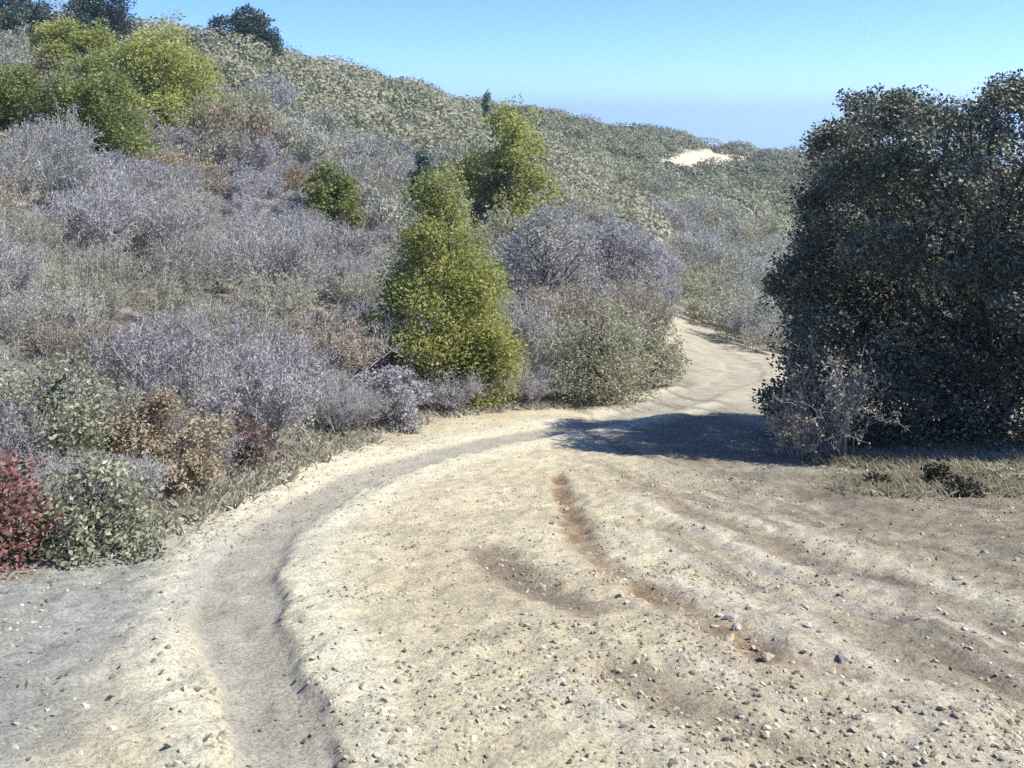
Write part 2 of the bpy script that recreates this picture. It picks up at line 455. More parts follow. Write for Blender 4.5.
def leaves(P, size, up=.3, aspect=.5, r=None, out=None, flat=1.0):
    """one small pointed leaf per point"""
    r = r or rng
    n = len(P)
    a = unit(r.normal(size=(n, 3)) * np.array([1, 1, flat]) + (out if out is not None else 0) + np.array([0, 0, up]))
    b = unit(np.cross(a, r.normal(size=(n, 3))))
    sz = size * r.uniform(.6, 1.35, n)[:, None]
    V = np.stack([P, P + a * sz * .5 + b * sz * aspect * .5, P + a * sz, P + a * sz * .5 - b * sz * aspect * .5], 1).reshape(-1, 3)
    Fq = np.arange(4 * n).reshape(-1, 4)
    return V, Fq

def leaf_mesh(name, P, size, mat, up=.3, aspect=.5, r=None, out=None, varc=None, flat=1.0):
    r = r or rng
    V, Fq = leaves(P, size, up, aspect, r, out, flat)
    var = r.uniform(0, 1, len(P))
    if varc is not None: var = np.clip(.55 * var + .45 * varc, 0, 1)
    me = make_mesh(name, V, Fq, {'var': ('FACE', var)})
    me.materials.append(mat)
    return me

def tubes(lines, sides=4):
    Vs, Fs, off = [], [], 0
    for pts, rad in lines:
        pts = np.asarray(pts, float); rad = np.asarray(rad, float)
        d = unit(np.gradient(pts, axis=0))
        ref = np.where(np.abs(d[:, 2:3]) > .9, np.array([[1., 0, 0]]), np.array([[0, 0, 1.]]))
        a = unit(np.cross(d, ref)); b = np.cross(d, a)
        th = np.arange(sides) * 2 * math.pi / sides
        ring = pts[:, None] + rad[:, None, None] * (np.cos(th)[None, :, None] * a[:, None] + np.sin(th)[None, :, None] * b[:, None])
        n = len(pts)
        Vs.append(ring.reshape(-1, 3))
        i = np.arange(n - 1)[:, None] * sides; j = np.arange(sides)[None]; k = (j + 1) % sides
        Fs.append(np.stack([i + j, i + k, i + sides + k, i + sides + j], -1).reshape(-1, 4) + off)
        off += n * sides
    return np.concatenate(Vs), np.concatenate(Fs)

def curve(a, b, r, n=6, wob=.08, droop=0.0):
    t = np.linspace(0, 1, n)[:, None]
    L = np.linalg.norm(np.asarray(b) - a)
    p = np.asarray(a) * (1 - t) + np.asarray(b) * t
    w = r.normal(size=(n, 3)) * wob * L; w[0] = 0; w[-1] = 0
    p = p + w * np.sin(t * math.pi) + np.array([0, 0, 1.]) * np.sin(t * math.pi) * droop * L
    return p

def shrub_skeleton(r, nstem, rad, h, ratio=5, twigs=5, thick=.014):
    """many stems from one foot, forking twice; returns tubes and the twig tips"""
    L, tips, dirs = [], [], []
    for i in range(nstem):
        az = r.uniform(0, 2 * math.pi); rr = rad * math.sqrt(r.uniform(0.02, 1)) * .85
        top = np.array([rr * math.cos(az), rr * math.sin(az), h * math.sqrt(max(0.05, 1 - (rr / rad) ** 2 * .8)) * r.uniform(.6, .98)])
        foot = np.array([math.cos(az), math.sin(az), 0]) * r.uniform(0, .14) * rad
        c = curve(foot, top, r, 6, .05, .08)
        L.append((c, np.linspace(thick, thick * .35, 6) * (h ** .5)))
        for k in range(ratio):
            s = c[r.integers(2, 6)]
            e = s + unit(unit(top - foot) + r.normal(size=3) * .75 + [0, 0, .3]) * h * r.uniform(.18, .36)
            c2 = curve(s, e, r, 4, .06)
            L.append((c2, np.linspace(thick * .4, thick * .2, 4) * (h ** .5)))
            for q in range(twigs):
                s3 = c2[r.integers(1, 4)]
                e3 = s3 + unit(unit(e - s) + r.normal(size=3) * .8 + [0, 0, .25]) * h * r.uniform(.08, .2)
                L.append((np.array([s3, (s3 + e3) / 2 + r.normal(size=3) * .01, e3]), np.array([.22, .17, .09]) * thick * (h ** .5)))
                tips.append((s3, e3))
    return L, np.array(tips)

def shrub_meshes(seed, mat, twig_mat, rad=1.0, h=1.2, nstem=26, nleaf=5000, leaf=.035, ratio=5, twigs=5, aspect=.5, thick=.014, spread=.03):
    r = np.random.default_rng(seed)
    L, tips = shrub_skeleton(r, nstem, rad, h, ratio, twigs, thick)
    V, Fq = tubes(L, 3)
    st = make_mesh('stems', V, Fq); st.materials.append(twig_mat)
    i = r.integers(0, len(tips), nleaf); t = r.uniform(.05, 1.05, nleaf)[:, None]
    P = tips[i, 0] * (1 - t) + tips[i, 1] * t + r.normal(size=(nleaf, 3)) * spread
    P[:, 2] = np.maximum(P[:, 2], .02)
    cl = r.uniform(0, 1, len(tips))[i]
    lf = leaf_mesh('foliage', P, leaf, mat, .35, aspect, r, unit(tips[i, 1] - tips[i, 0]) * .8, cl)
    return st, lf

def crown_points(r, n, nclump, prof, cl_r, h, shell=.75, rag=.18):
    """leaf points in clumps spread through a crown; prof(t) = radius at height fraction t"""
    C = []
    while len(C) < nclump:
        t = r.uniform(0, 1); R_ = prof(t)
        if r.uniform() > R_ / 1.0 + .05: continue
        az = r.uniform(0, 2 * math.pi)
        q = R_ * (1 - (1 - r.uniform(0, 1) ** .5) * (1 - shell) * 1.6 - (r.uniform(0, .5) if r.uniform() < .25 else 0)) * (1 + rag * r.normal() * .6)
        C.append((q * math.cos(az), q * math.sin(az), t * h, r.uniform(.55, 1.3), r.uniform(0, 1)))
    C = np.array(C)
    i = r.integers(0, nclump, n)
    P = C[i, :3] + unit(r.normal(size=(n, 3))) * (r.uniform(0, 1, n) ** .5 * cl_r * C[i, 3])[:, None] * np.array([1, 1, .8])
    P[:, 2] = np.maximum(P[:, 2], .03)
    return P, C, C[i, 4], unit(P - C[i, :3])

def bush_meshes(seed, mat, twig_mat, prof, h, nclump=160, n=16000, leaf=.06, cl_r=.2, rag=.18, aspect=.5, trunk=.05, up=.4):
    r = np.random.default_rng(seed)
    P, C, cv, out = crown_points(r, n, nclump, prof, cl_r, h, rag=rag)
    lf = leaf_mesh('crown', P, leaf, mat, up, aspect, r, out * .6, cv)
    L = []
    main = curve(np.zeros(3), np.array([.05 * h * r.normal(), .05 * h * r.normal(), h * .8]), r, 8, .02)
    L.append((main, np.linspace(trunk, trunk * .2, 8)))
    for c in C[r.permutation(nclump)[:min(70, nclump)]]:
        s = main[min(7, max(0, int(c[2] / h * 6 * r.uniform(.4, .9))))]
        L.append((curve(s, c[:3], r, 5, .05, .05), np.linspace(trunk * .35, trunk * .08, 5)))
    V, Fq = tubes(L, 5)
    st = make_mesh('trunk', V, Fq, smooth_=True); st.materials.append(twig_mat)
    return st, lf

def put(name, meshes, x, y, label, cat, group=None, s=1.0, rz=None, names=('stems', 'foliage'), sink=.03, r=rng, sz=None):
    rz = r.uniform(0, 6.28) if rz is None else rz
    o = root(name, (x, y, gz1(x, y) - sink), label, cat, group, rz, (s, s, sz or s))
    for nm, me in zip(names, meshes): link(nm, me, None, o)
    return o

# ------------------------------------------------------------------ the big dark oak on the right
def build_oak():
    r = np.random.default_rng(42)
    ox, oy = 5.52, 11.7
    oz = gz1(ox, oy) - .1
    H = 4.3
    o = root('oak_tree', (ox, oy, oz), 'big dark dense oak tree casting its shadow across the trail', 'tree')
    trunk_l = []
    forks = []
    for k in range(4):
        az = [2.6, .4, 4.4, 1.4][k]
        top = np.array([1.1 * math.cos(az), 1.1 * math.sin(az), 2.4 + .3 * r.normal()])
        c = curve(np.array([.12 * math.cos(az), .12 * math.sin(az), 0]), top, r, 8, .05, -.04)
        trunk_l.append((c, np.linspace(.15, .06, 8))); forks.append(c)
    # crown: a broad dome whose skirt reaches the ground on the trail side
    def rad(t): return float(np.interp(t, [0, .15, .5, .8, .95, 1], [2.3, 2.4, 2.1, 1.98, 1.65, 1.2]))
    def shape(t, az): return rad(t) * (1 + .05 * math.sin(3 * az + 1) + .95 * max(0, math.cos(az)) - .12 * max(0, -math.sin(az)))  # right side runs on out of view, widened to block the sun
    lobes, C = [], []
    while len(lobes) < 92:                       # big boughs first, each a lobe of its own ...
        t = r.uniform(.0, 1.0); az = r.uniform(0, 2 * math.pi)
        q = shape(t, az) * r.uniform(.74, .98)
        c = np.array([q * math.cos(az), q * math.sin(az), t * H * .93 * (1 + .07 * max(0, q * math.cos(az)) / 3)])
        if t < .5 and math.sin(az) < -.05 and math.cos(az) > -.8:      # under the overhanging boughs the near side is hollow
            if r.uniform() < .55: continue
            c[:2] *= .5
        if all(np.linalg.norm((c - l[0]) * [1, 1, 1.1]) > .56 for l in lobes): lobes.append((c, r.uniform(.38, .66)))
    for c, R1 in lobes:                          # ... then sprays over the outside of each bough
        for k in range(int(9 + 22 * R1)):
            dv = unit(r.normal(size=3) + unit(c - np.array([0, 0, 1.6])) * .8 + [0, 0, .3])
            p = c + dv * R1 * r.uniform(.55, 1.12) * [1, 1, .7]
            C.append((p[0], p[1], max(.08, p[2]), r.uniform(.45, 1.1), r.uniform()))
    for k in range(560):                         # and the inside, packed dense to block the sun
        t = r.uniform(.0, .85); az = r.uniform(0, 2 * math.pi); q = shape(t, az) * math.sqrt(r.uniform(.0, .88))
        C.append((q * math.cos(az), q * math.sin(az), t * H, r.uniform(1, 1.5), r.uniform()))
    C = np.array(C)
    n = 370000
    i = r.integers(0, len(C), n)
    d = unit(r.normal(size=(n, 3)))
    P = C[i, :3] + d * (r.uniform(0, 1, n) ** .45 * .27 * C[i, 3])[:, None] * np.array([1, 1, .7])
    P[:, 2] = np.maximum(P[:, 2], .03 + .12 * r.uniform(size=n))
    link('crown', leaf_mesh('crown', P, .047, M_oak, .05, .6, r, d * .5, C[i, 4], .45), None, o)
    for c in C[r.permutation(len(C))[:130]]:
        f = forks[int(np.argmin([np.linalg.norm(q[-1] - c[:3]) for q in forks]))]
        s = f[r.integers(3, 8)]
        trunk_l.append((curve(s, c[:3], r, 6, .07, .06), np.linspace(.04, .008, 6)))
    V, Fq = tubes(trunk_l, 7)
    link('trunk', make_mesh('trunk', V, Fq, smooth_=True), M_oak_bark, o)
build_oak()

# ------------------------------------------------------------------ green bushes and trees that stand out
def cone_prof(R_): return lambda t: R_ * (min(1, .72 + t * 1.6) if t < .18 else 1.0 * (1 - ((t - .18) / .88) ** 1.55) + .04)
def dome_prof(R_): return lambda t: R_ * math.sqrt(max(0.02, 1 - (max(0, t - .3) / .72) ** 2)) * (min(1, .75 + t))

def px_bush(name, px, py, wpx, hpx, mat, label, cat, seed, prof='dome', d=None, group=None, leafpx=4.0, dens=1.0, twig=None, rag=.2, names=('trunk', 'crown'), lobes=None):
    """a bush whose foot stands on the ground seen at (px, py), wpx wide and hpx tall at that distance"""
    if d is None: x, d = ground_at(px, py)
    x = (px - CX) / F * d
    Rm = wpx * d / F / 2; h = hpx * d / F
    leaf = max(.035, leafpx * d / F)
    area = 2 * math.pi * Rm * h * .8 + math.pi * Rm * Rm
    n = int(min(60000, max(1500, dens * 2.3 * area / (leaf * leaf * .28))))
    cl = max(.10, .17 * min(2 * Rm, h))
    ncl = int(min(320, max(40, 1.5 * area / (cl * cl))))
    pf = (cone_prof if prof == 'cone' else dome_prof)(Rm * .94)
    # profile sampling expects radii relative to 1
    r = np.random.default_rng(seed)
    nl = lobes or (26 if hpx > 90 else 15)
    Ls, C, guard = [], [], 0
    lr = .30 * min(2 * Rm, h) * (1 if nl < 40 else .78)
    ph = r.uniform(0, 6.28, 3)
    while len(Ls) < nl and guard < 4000:
        guard += 1
        t = r.uniform(.04, .97); R0 = pf(t) * (1 + .13 * math.sin(2 * r.uniform(0, 6.28) + ph[0]))
        if r.uniform() > R0 / Rm + .12: continue
        az = r.uniform(0, 2 * math.pi)
        q = max(0, R0 - lr * .35) * r.uniform(.75, 1.12)
        c = np.array([q * math.cos(az), q * math.sin(az), t * h * .93])
        if all(np.linalg.norm(c - l[0]) > lr * .62 for l in Ls): Ls.append((c, lr * r.uniform(.6, 1.15) * (1.12 - .5 * t if prof == 'cone' else 1), r.uniform()))
    for c, R1, tone in Ls:
        for k in range(11):
            dv = unit(r.normal(size=3) + unit(c - np.array([0, 0, .4 * h])) * .7 + [0, 0, .35])
            p = c + dv * R1 * r.uniform(.45, 1.15) * [1, 1, .8]
            C.append((p[0], p[1], max(.03 * h, p[2]), r.uniform(.4, 1.1), .5 * tone + .5 * r.uniform()))
    for k in range(int(22 * dens) if h > .8 else 8):      # the inside of the crown, its shade put into a dark leaf tone
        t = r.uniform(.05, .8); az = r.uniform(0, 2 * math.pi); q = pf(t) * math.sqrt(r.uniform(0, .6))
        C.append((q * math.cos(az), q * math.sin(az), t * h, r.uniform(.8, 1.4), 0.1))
    for k in range(int(10 * rag * 5)):                    # stray shoots past the outline
        t = r.uniform(.15, 1.0); az = r.uniform(0, 2 * math.pi); q = pf(t) * r.uniform(.95, 1.15)
        C.append((q * math.cos(az), q * math.sin(az), t * h * 1.02, r.uniform(.2, .4), r.uniform()))
    C = np.array(C); ncl = len(C)
    wgt = C[:, 3] ** 2; wgt /= wgt.sum()
    i = r.choice(ncl, n, p=wgt); dd = unit(r.normal(size=(n, 3)))
    P = C[i, :3] + dd * (r.uniform(0, 1, n) ** .5 * cl * C[i, 3])[:, None] * np.array([1, 1, .85])
    P[:, 2] = np.maximum(P[:, 2], .05 * h * r.uniform(size=n))
    z = gz1(x, d)
    o = root(name, (x, d, z - .03), label, cat, group, 0)
    L = []
    main = curve(np.zeros(3), np.array([.03 * h * r.normal(), .03 * h * r.normal(), h * .85]), r, 8, .02)
    tk = .018 * h + .01
    L.append((main, np.linspace(tk, tk * .2, 8)))
    for c in C[r.permutation(ncl)[:min(60, ncl)]]:
        s = main[min(7, max(0, int(c[2] / h * 6.5 * r.uniform(.4, .9))))]
        L.append((curve(s, c[:3], r, 5, .05, .04), np.linspace(tk * .4, tk * .08, 5)))
    V, Fq = tubes(L, 5)
    link(names[0], make_mesh(names[0], V, Fq, smooth_=True), twig or M_dtwig, o)
    link(names[1], leaf_mesh(names[1], P, leaf, mat, .1, .55, r, dd * .5, C[i, 4], .5), None, o)
    return o

px_bush('evergreen_bush', 438, 394, 132, 232, M_yg, 'tall cone-shaped yellow-green bush standing at the trail bend', 'bush', 101, 'cone', leafpx=3.6, dens=1.15, lobes=46)
px_bush('evergreen_tree', 508, 215, 80, 152, M_yg, 'yellow-green tree rising to the skyline behind the cone-shaped bush', 'tree', 102, 'dome', d=34, leafpx=3.4)
px_bush('young_conifer', 424, 235, 46, 112, M_bluegreen, 'small blue-green conifer peeking out above the cone-shaped bush', 'tree', 103, 'cone', d=30, leafpx=3.0)
px_bush('young_conifer', 487, 130, 14, 45, M_bluegreen, 'thin dark conifer top against the sky over the yellow-green tree', 'tree', 104, 'cone', d=80, leafpx=2.2)
px_bush('evergreen_bush', 331, 244, 56, 78, M_green, 'small rounded olive-green bush alone on the grey slope', 'bush', 105, 'dome', leafpx=3.4)
px_bush('evergreen_bush', 160, 140, 105, 108, M_yg, 'wide yellow-green bush below the skyline, its right side in full sun', 'bush', 106, 'dome', leafpx=3.4)
px_bush('evergreen_bush', 85, 172, 95, 110, M_green, 'olive-green bush lowest in the upper clump, beside the maroon shrub', 'bush', 107, 'dome', leafpx=3.4)
px_bush('evergreen_bush', 20, 150, 80, 85, M_green, 'green bush at the picture edge in the upper clump', 'bush', 108, 'dome', leafpx=3.4)
px_bush('evergreen_bush', 68, 92, 90, 66, M_yg, 'yellowish bush above the maroon shrub in the upper clump', 'bush', 109, 'dome', leafpx=3.2)
px_bush('maroon_shrub', 47, 104, 44, 60, M_darkred, 'dark maroon leafy shrub among the green bushes high on slope', 'shrub', 110, 'dome', d=35, leafpx=3.2)
px_bush('skyline_tree', 244, 56, 62, 46, M_dark, 'dark rounded tree standing alone on the ridge against the sky', 'tree', 111, 'dome', leafpx=2.6)
px_bush('skyline_tree', 96, 30, 60, 62, M_dark, 'dark tree on the ridge cut off by the top of the view', 'tree', 112, 'dome', d=62, leafpx=2.6)
px_bush('skyline_tree', 14, 40, 52, 75, M_dark, 'tall dark tree on the ridge nearest the top corner', 'tree', 113, 'cone', d=60, leafpx=2.6)
px_bush('olive_shrub', 602, 400, 96, 92, M_olive, 'olive-grey rounded shrub beside the trail right of the cone-shaped bush', 'shrub', 120, 'dome', leafpx=3.0, dens=.55, rag=.6, names=('stems', 'foliage'))
px_bush('olive_shrub', 650, 385, 62, 66, M_olive, 'smaller olive shrub at the inner edge of the far trail bend', 'shrub', 121, 'dome', leafpx=3.0, dens=.55, rag=.6, names=('stems', 'foliage'))
px_bush('grey_shrub', 548, 330, 92, 120, M_grey, 'tall silver-grey shrub just right of the cone-shaped bush', 'shrub', 122, 'dome', leafpx=3.0, dens=.55, rag=.6, names=('stems', 'foliage'))
px_bush('lavender_shrub', 610, 320, 90, 95, M_lav, 'lavender-grey flowering shrub above the far trail bend', 'shrub', 123, 'dome', leafpx=3.0, dens=.55, rag=.6, names=('stems', 'foliage'))
px_bush('tan_shrub', 600, 325, 50, 48, M_tan, 'small brownish shrub below the lavender-grey one', 'shrub', 124, 'dome', d=19.5, leafpx=3.0, names=('stems', 'foliage'))
px_bush('red_shrub', -6, 556, 92, 104, M_red, 'bright red-leaved shrub at the picture edge beside the clearing', 'shrub', 130, 'dome', d=5.3, leafpx=5, dens=.55, rag=.5, names=('stems', 'foliage'))
px_bush('maroon_shrub', 236, 466, 66, 50, M_maroon, 'small maroon shrub at the foot of the grey thicket', 'shrub', 131, 'dome', leafpx=3.6, dens=.45, rag=.6, names=('stems', 'foliage'))
px_bush('pale_green_shrub', 92, 558, 110, 92, M_pale, 'speckled pale green shrub beside the red-leaved one', 'shrub', 132, 'dome', d=5.6, leafpx=4.6, dens=.5, rag=.5, names=('stems', 'foliage'))
px_bush('pale_green_shrub', 40, 470, 130, 110, M_pale, 'speckled pale green shrub above and behind the red-leaved one', 'shrub', 133, 'dome', leafpx=4.4, dens=.5, rag=.5, names=('stems', 'foliage'))
px_bush('tan_shrub', 160, 482, 120, 80, M_tan, 'dry tan shrub between the pale green shrubs and the maroon one', 'shrub', 134, 'dome', leafpx=4.2, dens=.6, names=('stems', 'foliage'))
px_bush('lavender_shrub', 385, 424, 84, 52, M_lav, 'low lavender shrub at the trail edge left of the cone-shaped bush', 'shrub', 135, 'dome', leafpx=3.4, dens=.7, names=('stems', 'foliage'))

# ------------------------------------------------------------------ grey thicket of the left slope: every shrub on its own
VAR = {}
def variants():
    for k, (nm, mat) in enumerate((('grey', M_grey), ('lav', M_lav), ('sage', M_sage), ('olive', M_olive), ('tan', M_tan))):
        VAR[nm] = [shrub_meshes(200 + 10 * k + j, mat, M_twig, 1.0, 1.15, 34, 8200, .048, 6, 5, aspect=.36, thick=.018, spread=.04) for j in range(3)]
        VAR[nm + '_far'] = []
        for j in range(3):
            st, lf = shrub_meshes(300 + 10 * k + j, mat, M_twig, 1.0, 1.1, 22, 4200, .085, 5, 4, aspect=.4, thick=.016, spread=.06)
            VAR[nm + '_far'].append((lf,))
variants()

taken = []
def free(x, y, rr):
    for (a, b, c) in taken:
        if (a - x) ** 2 + (b - y) ** 2 < (.8 * (c + rr)) ** 2: return False
    return True
for o in list(col.objects):
    if o.type == 'EMPTY' and o.get('category') in ('bush', 'shrub', 'tree') and o.name != 'oak_tree' and o.location.y < 60:
        taken.append((o.location.x, o.location.y, .26 if o.location.y < 12 else .4 if o.location.y < 20 else .8))

LABEL = {
    'grey': ('grey_shrub', 'pale grey twiggy shrub in the thicket covering the left slope', 'grey shrubs of the left slope'),
    'lav': ('lavender_shrub', 'lavender-grey shrub in the thicket covering the left slope', 'lavender shrubs of the left slope'),
    'sage': ('sage_shrub', 'grey-green sage shrub in the thicket covering the left slope', 'sage shrubs of the left slope'),
    'olive': ('olive_shrub', 'dull olive shrub in the thicket covering the left slope', 'olive shrubs of the left slope'),
    'tan': ('tan_shrub', 'dry tan shrub in the thicket covering the left slope', 'tan shrubs of the left slope'),
}
def edge_px(d):
    # the column where the thicket ends at distance d
    P = EDGE_L[:12]
    return np.interp(d, P[:, 1], P[:, 0]) / d * F + CX

def thicket():
    r = np.random.default_rng(5)
    n = 0
    for it in range(9000):
        d = math.sqrt(r.uniform(5.6 ** 2, 46 ** 2))
        lim = edge_px(d) if d < 17 else np.interp(d, [17, 24, 46], [640, 660, 700])
        px = r.uniform(-160, lim - 12)
        x = (px - CX) / F * d
        rr = np.interp(d, [6, 10, 20, 45], [.36, .55, .85, 1.25]) * r.uniform(.6, 1.4)
        if d < 17 and (lim - px) / F * d < rr * .55: continue
        if not free(x, d, rr * .80): continue
        q = fbm(np.array([x * .16]), np.array([d * .16]), 3, 90)[0] + .22 * r.normal()
        kind = 'lav' if q < -.16 else 'grey' if q < .07 else 'sage' if q < .24 else 'olive'
        if d > 20 and r.uniform() < .3: kind = 'sage'
        if px > 430 and d < 26: kind = r.choice(['grey', 'lav', 'sage', 'olive'])
        if r.uniform() < .07: kind = 'tan'
        nm, lab, grp = LABEL[kind]
        v = VAR[kind if d < 26 else kind + '_far'][r.integers(0, 3)]
        taken.append((x, d, rr * .80))
        s = rr
        rz = r.uniform(0, 6.28); szz = s * r.uniform(.75, 1.35)
        z = gz1(x, d) - .04
        if len(v) == 1:
            o = link(nm, v[0], None, None, (x, d, z)); o.rotation_euler = (0, 0, rz); o.scale = (s, s, szz)
            tag(o, lab, 'shrub', grp)
        else:
            o = root(nm, (x, d, z), lab, 'shrub', grp, rz, (s, s, szz))
            link('stems', v[0], None, o); link('foliage', v[1], None, o)
        n += 1
    print('thicket', n)
thicket()

# mid canyon slope beyond the trail's last bend
def canyon():
    r = np.random.default_rng(15); n = 0
    for it in range(6000):
        d = math.sqrt(r.uniform(26 ** 2, 72 ** 2))
        lo = np.interp(d, [26, 34, 46, 72], [735, 700, 690, 640])
        px = r.uniform(lo, 960)
        x = (px - CX) / F * d
        rr = np.interp(d, [26, 72], [.9, 1.7]) * r.uniform(.7, 1.25)
        if pdist(np.array([x]), np.array([d]), TREAD)[0][0] < rr * .8 + .4: continue
        if not free(x, d, rr * .78): continue
        taken.append((x, d, rr * .78))
        kind = r.choice(['sage', 'olive', 'grey', 'lav'], p=[.5, .25, .2, .05])
        v = VAR[kind + '_far'][r.integers(0, 3)]
        nm, lab, grp = LABEL[kind]
        o = link(nm, v[0], None, None, (x, d, gz1(x, d) - .05)); o.rotation_euler = (0, 0, r.uniform(0, 6.28)); o.scale = (rr, rr, rr * r.uniform(.8, 1.2))
        tag(o, lab.replace('in the thicket covering the left slope', 'on the canyon slope beyond the trail bend'), 'shrub', grp.replace('left slope', 'canyon slope'))
        n += 1
    print('canyon', n)
canyon()

# the far slopes: scrub that reads as one mass
def far_scrub():
    r = np.random.default_rng(25)
    P, S, K, DD = [], [], [], []
    m = 0
    for it in range(10000):
        d = math.sqrt(r.uniform(44 ** 2, 215 ** 2))
        px = r.uniform(-150, 1150)
        if 640 < px < 960 and d < 70: continue
        x = (px - CX) / F * d
        patch = float(fbm(np.array([x * .05]), np.array([d * .05]), 4, 141)[0])
        if r.uniform() > (.16 if d < 90 else .5) + 1.1 * float(smooth(-.25, .15, patch)): continue
        if 140 < d < 180 and abs(x / d - .194) < .054 and -7.2 < float(base_z(x, d)) < -4.6 and r.uniform() < .93: continue
        rr = (.45 + 1.9 * r.uniform() ** 2 + 1.1 * max(0, patch)) * (1 + d / 300)
        z = float(base_z(x, d) + fbm(np.array([x * .07]), np.array([d * .07]), 4, 51)[0] * smooth(30, 80, d))
        k = int(60 + 110 * rr)
        dd = unit(r.normal(size=(k, 3))); dd[:, 2] = np.abs(dd[:, 2])
        DD.append(unit(dd * [1, 1, 1.3])); P.append(np.array([x, d, z]) + dd * rr * np.array([1, 1, r.uniform(.4, .8)]) * r.uniform(.75, 1.0, (k, 1)))
        S.append(np.full(k, .16 + d / 800)); K.append(np.full(k, np.clip(.5 + .9 * fbm(np.array([x * .03]), np.array([d * .03]), 3, 142)[0] + .2 * r.normal(), 0, 1)))
    P = np.concatenate(P); S = np.concatenate(S); K = np.concatenate(K)
    D = np.concatenate(DD)
    V, Fq = leaves(P, 1.0, 0, .75, r)
    a = unit(np.cross(D + .3 * r.normal(size=D.shape), r.normal(size=D.shape))); b = unit(np.cross(a, D + .3 * r.normal(size=D.shape)))
    V = np.stack([P, P + a * .5 + b * .4, P + a, P + a * .5 - b * .4], 1).reshape(-1, 3)
    # scale each leaf about its own foot
    V = (V.reshape(-1, 4, 3) - P[:, None]) * S[:, None, None] + P[:, None]
    var = np.clip(.6 * K + .4 * r.uniform(size=len(P)), 0, 1)
    me = make_mesh('far_scrub', V.reshape(-1, 3), Fq, {'var': ('FACE', var)})
    mat = leaf_mat('far_scrub_leaf', (.145, .155, .095), (.245, .25, .17), (.30, .29, .22), transl=.25, objvar=0)
    e = [n for n in mat.node_tree.nodes if n.type == 'VALTORGB'][0].color_ramp.elements
    k = e.new(.4); k.color = (.19, .195, .125, 1)
    o = link('far_scrub', me, mat)
    tag(o, 'grey-green chaparral covering the far canyon slopes and ridge', 'scrub', None, 'stuff')
far_scrub()

# ------------------------------------------------------------------ dry shrub in front of the oak, grass, stones
for k, (px, py, w_, lab) in enumerate(((838, 462, 1.0, 'pale dry twiggy shrub standing in front of the dark oak'),
                                        (798, 462, .55, 'low dry twiggy shrub in the shade at the oak skirt'))):
    x, d = ground_at(px, py)
    me = shrub_meshes(500 + k, M_dry, M_twig, .5 * w_, 1.0 * w_, 18, 1800, .035, 5, 4, thick=.009, spread=.02)
    put('dry_shrub', me, x, d, lab, 'shrub')
CL = ['small dark weed clump on the pale bank, closest to the dry twiggy shrub', 'small dark weed clump on the pale bank, tallest of the four', 'low dark weed clump near the middle of the pale bank', 'low olive weed clump on the pale bank at the picture edge']
for k, (px, py, w_, h_) in enumerate(((880, 488, 24, 13), (938, 486, 17, 22), (962, 494, 22, 12), (1006, 484, 34, 14))):
    px_bush('weed_clump', px, py, w_, h_, M_olive if k == 3 else M_weed, CL[k], 'weed clump', 510 + k, 'dome', leafpx=2.8, dens=.45, rag=.6, names=('stems', 'foliage'))

def grass_blades(name, XY, hmin, hmax, mat, r, label, wid=.006, per=9, spread=.06):
    n = len(XY)
    X = np.repeat(XY[:, 0], per) + r.normal(size=n * per) * spread
    Y = np.repeat(XY[:, 1], per) + r.normal(size=n * per) * spread
    Z = gz(X, Y) - .01
    h = r.uniform(hmin, hmax, n * per); az = r.uniform(0, 6.28, n * per)
    dx, dy = np.cos(az), np.sin(az)
    lean = r.uniform(.2, 1.6, n * per) * h
    P0 = np.stack([X, Y, Z], 1); side = np.stack([-dy, dx, np.zeros_like(dx)], 1) * wid * (.6 + Y[:, None] / 12)
    mid = P0 + np.stack([dx * lean * .35, dy * lean * .35, h * .6], 1)
    tip = P0 + np.stack([dx * lean, dy * lean, h], 1)
    V = np.stack([P0 - side, P0 + side, mid + side * .7, tip, mid - side * .7], 1).reshape(-1, 3)
    Fq = np.arange(5 * n * per).reshape(-1, 5)
    me = make_mesh(name, V, Fq, {'var': ('FACE', r.uniform(0, 1, n * per))})
    o = link(name, me, mat)
    tag(o, label, 'grass', None, 'stuff')

M_straw = leaf_mat('bank_straw', (.34, .31, .22), (.56, .52, .40), (.66, .62, .5), transl=.4, spec=.2, objvar=0)
def grasses():
    r = np.random.default_rng(61)
    xs, ys = r.uniform(2.7, 8, 5200), r.uniform(8.0, 11.2, 5200)
    k = (xs > 2.8 + .3 * fbm(xs, ys, 2, 8)) & (fbm(xs * 1.3, ys * 1.3, 3, 66) > -.15)
    grass_blades('dry_grass', np.stack([xs[k], ys[k]], 1),   .02, .10, M_straw, r, 'dry straw-coloured grass along the bank under the oak', wid=.0035, per=11, spread=.08)
    # straw litter and tufts at the foot of the thicket
    P = []
    for i in range(1500):
        d = r.uniform(4.5, 16); e = edge_px(d)
        px = e + abs(r.normal()) * -90 + 14
        P.append(((px - CX) / F * d, d))
    grass_blades('trailside_weeds', np.array(P), .02, .10, leaf_mat('weed_blade', (.28, .27, .2), (.44, .42, .34), (.56, .54, .46), transl=.2, objvar=0), r,
                 'low grey-green weeds along the foot of the thicket', per=8, spread=.05)
grasses()

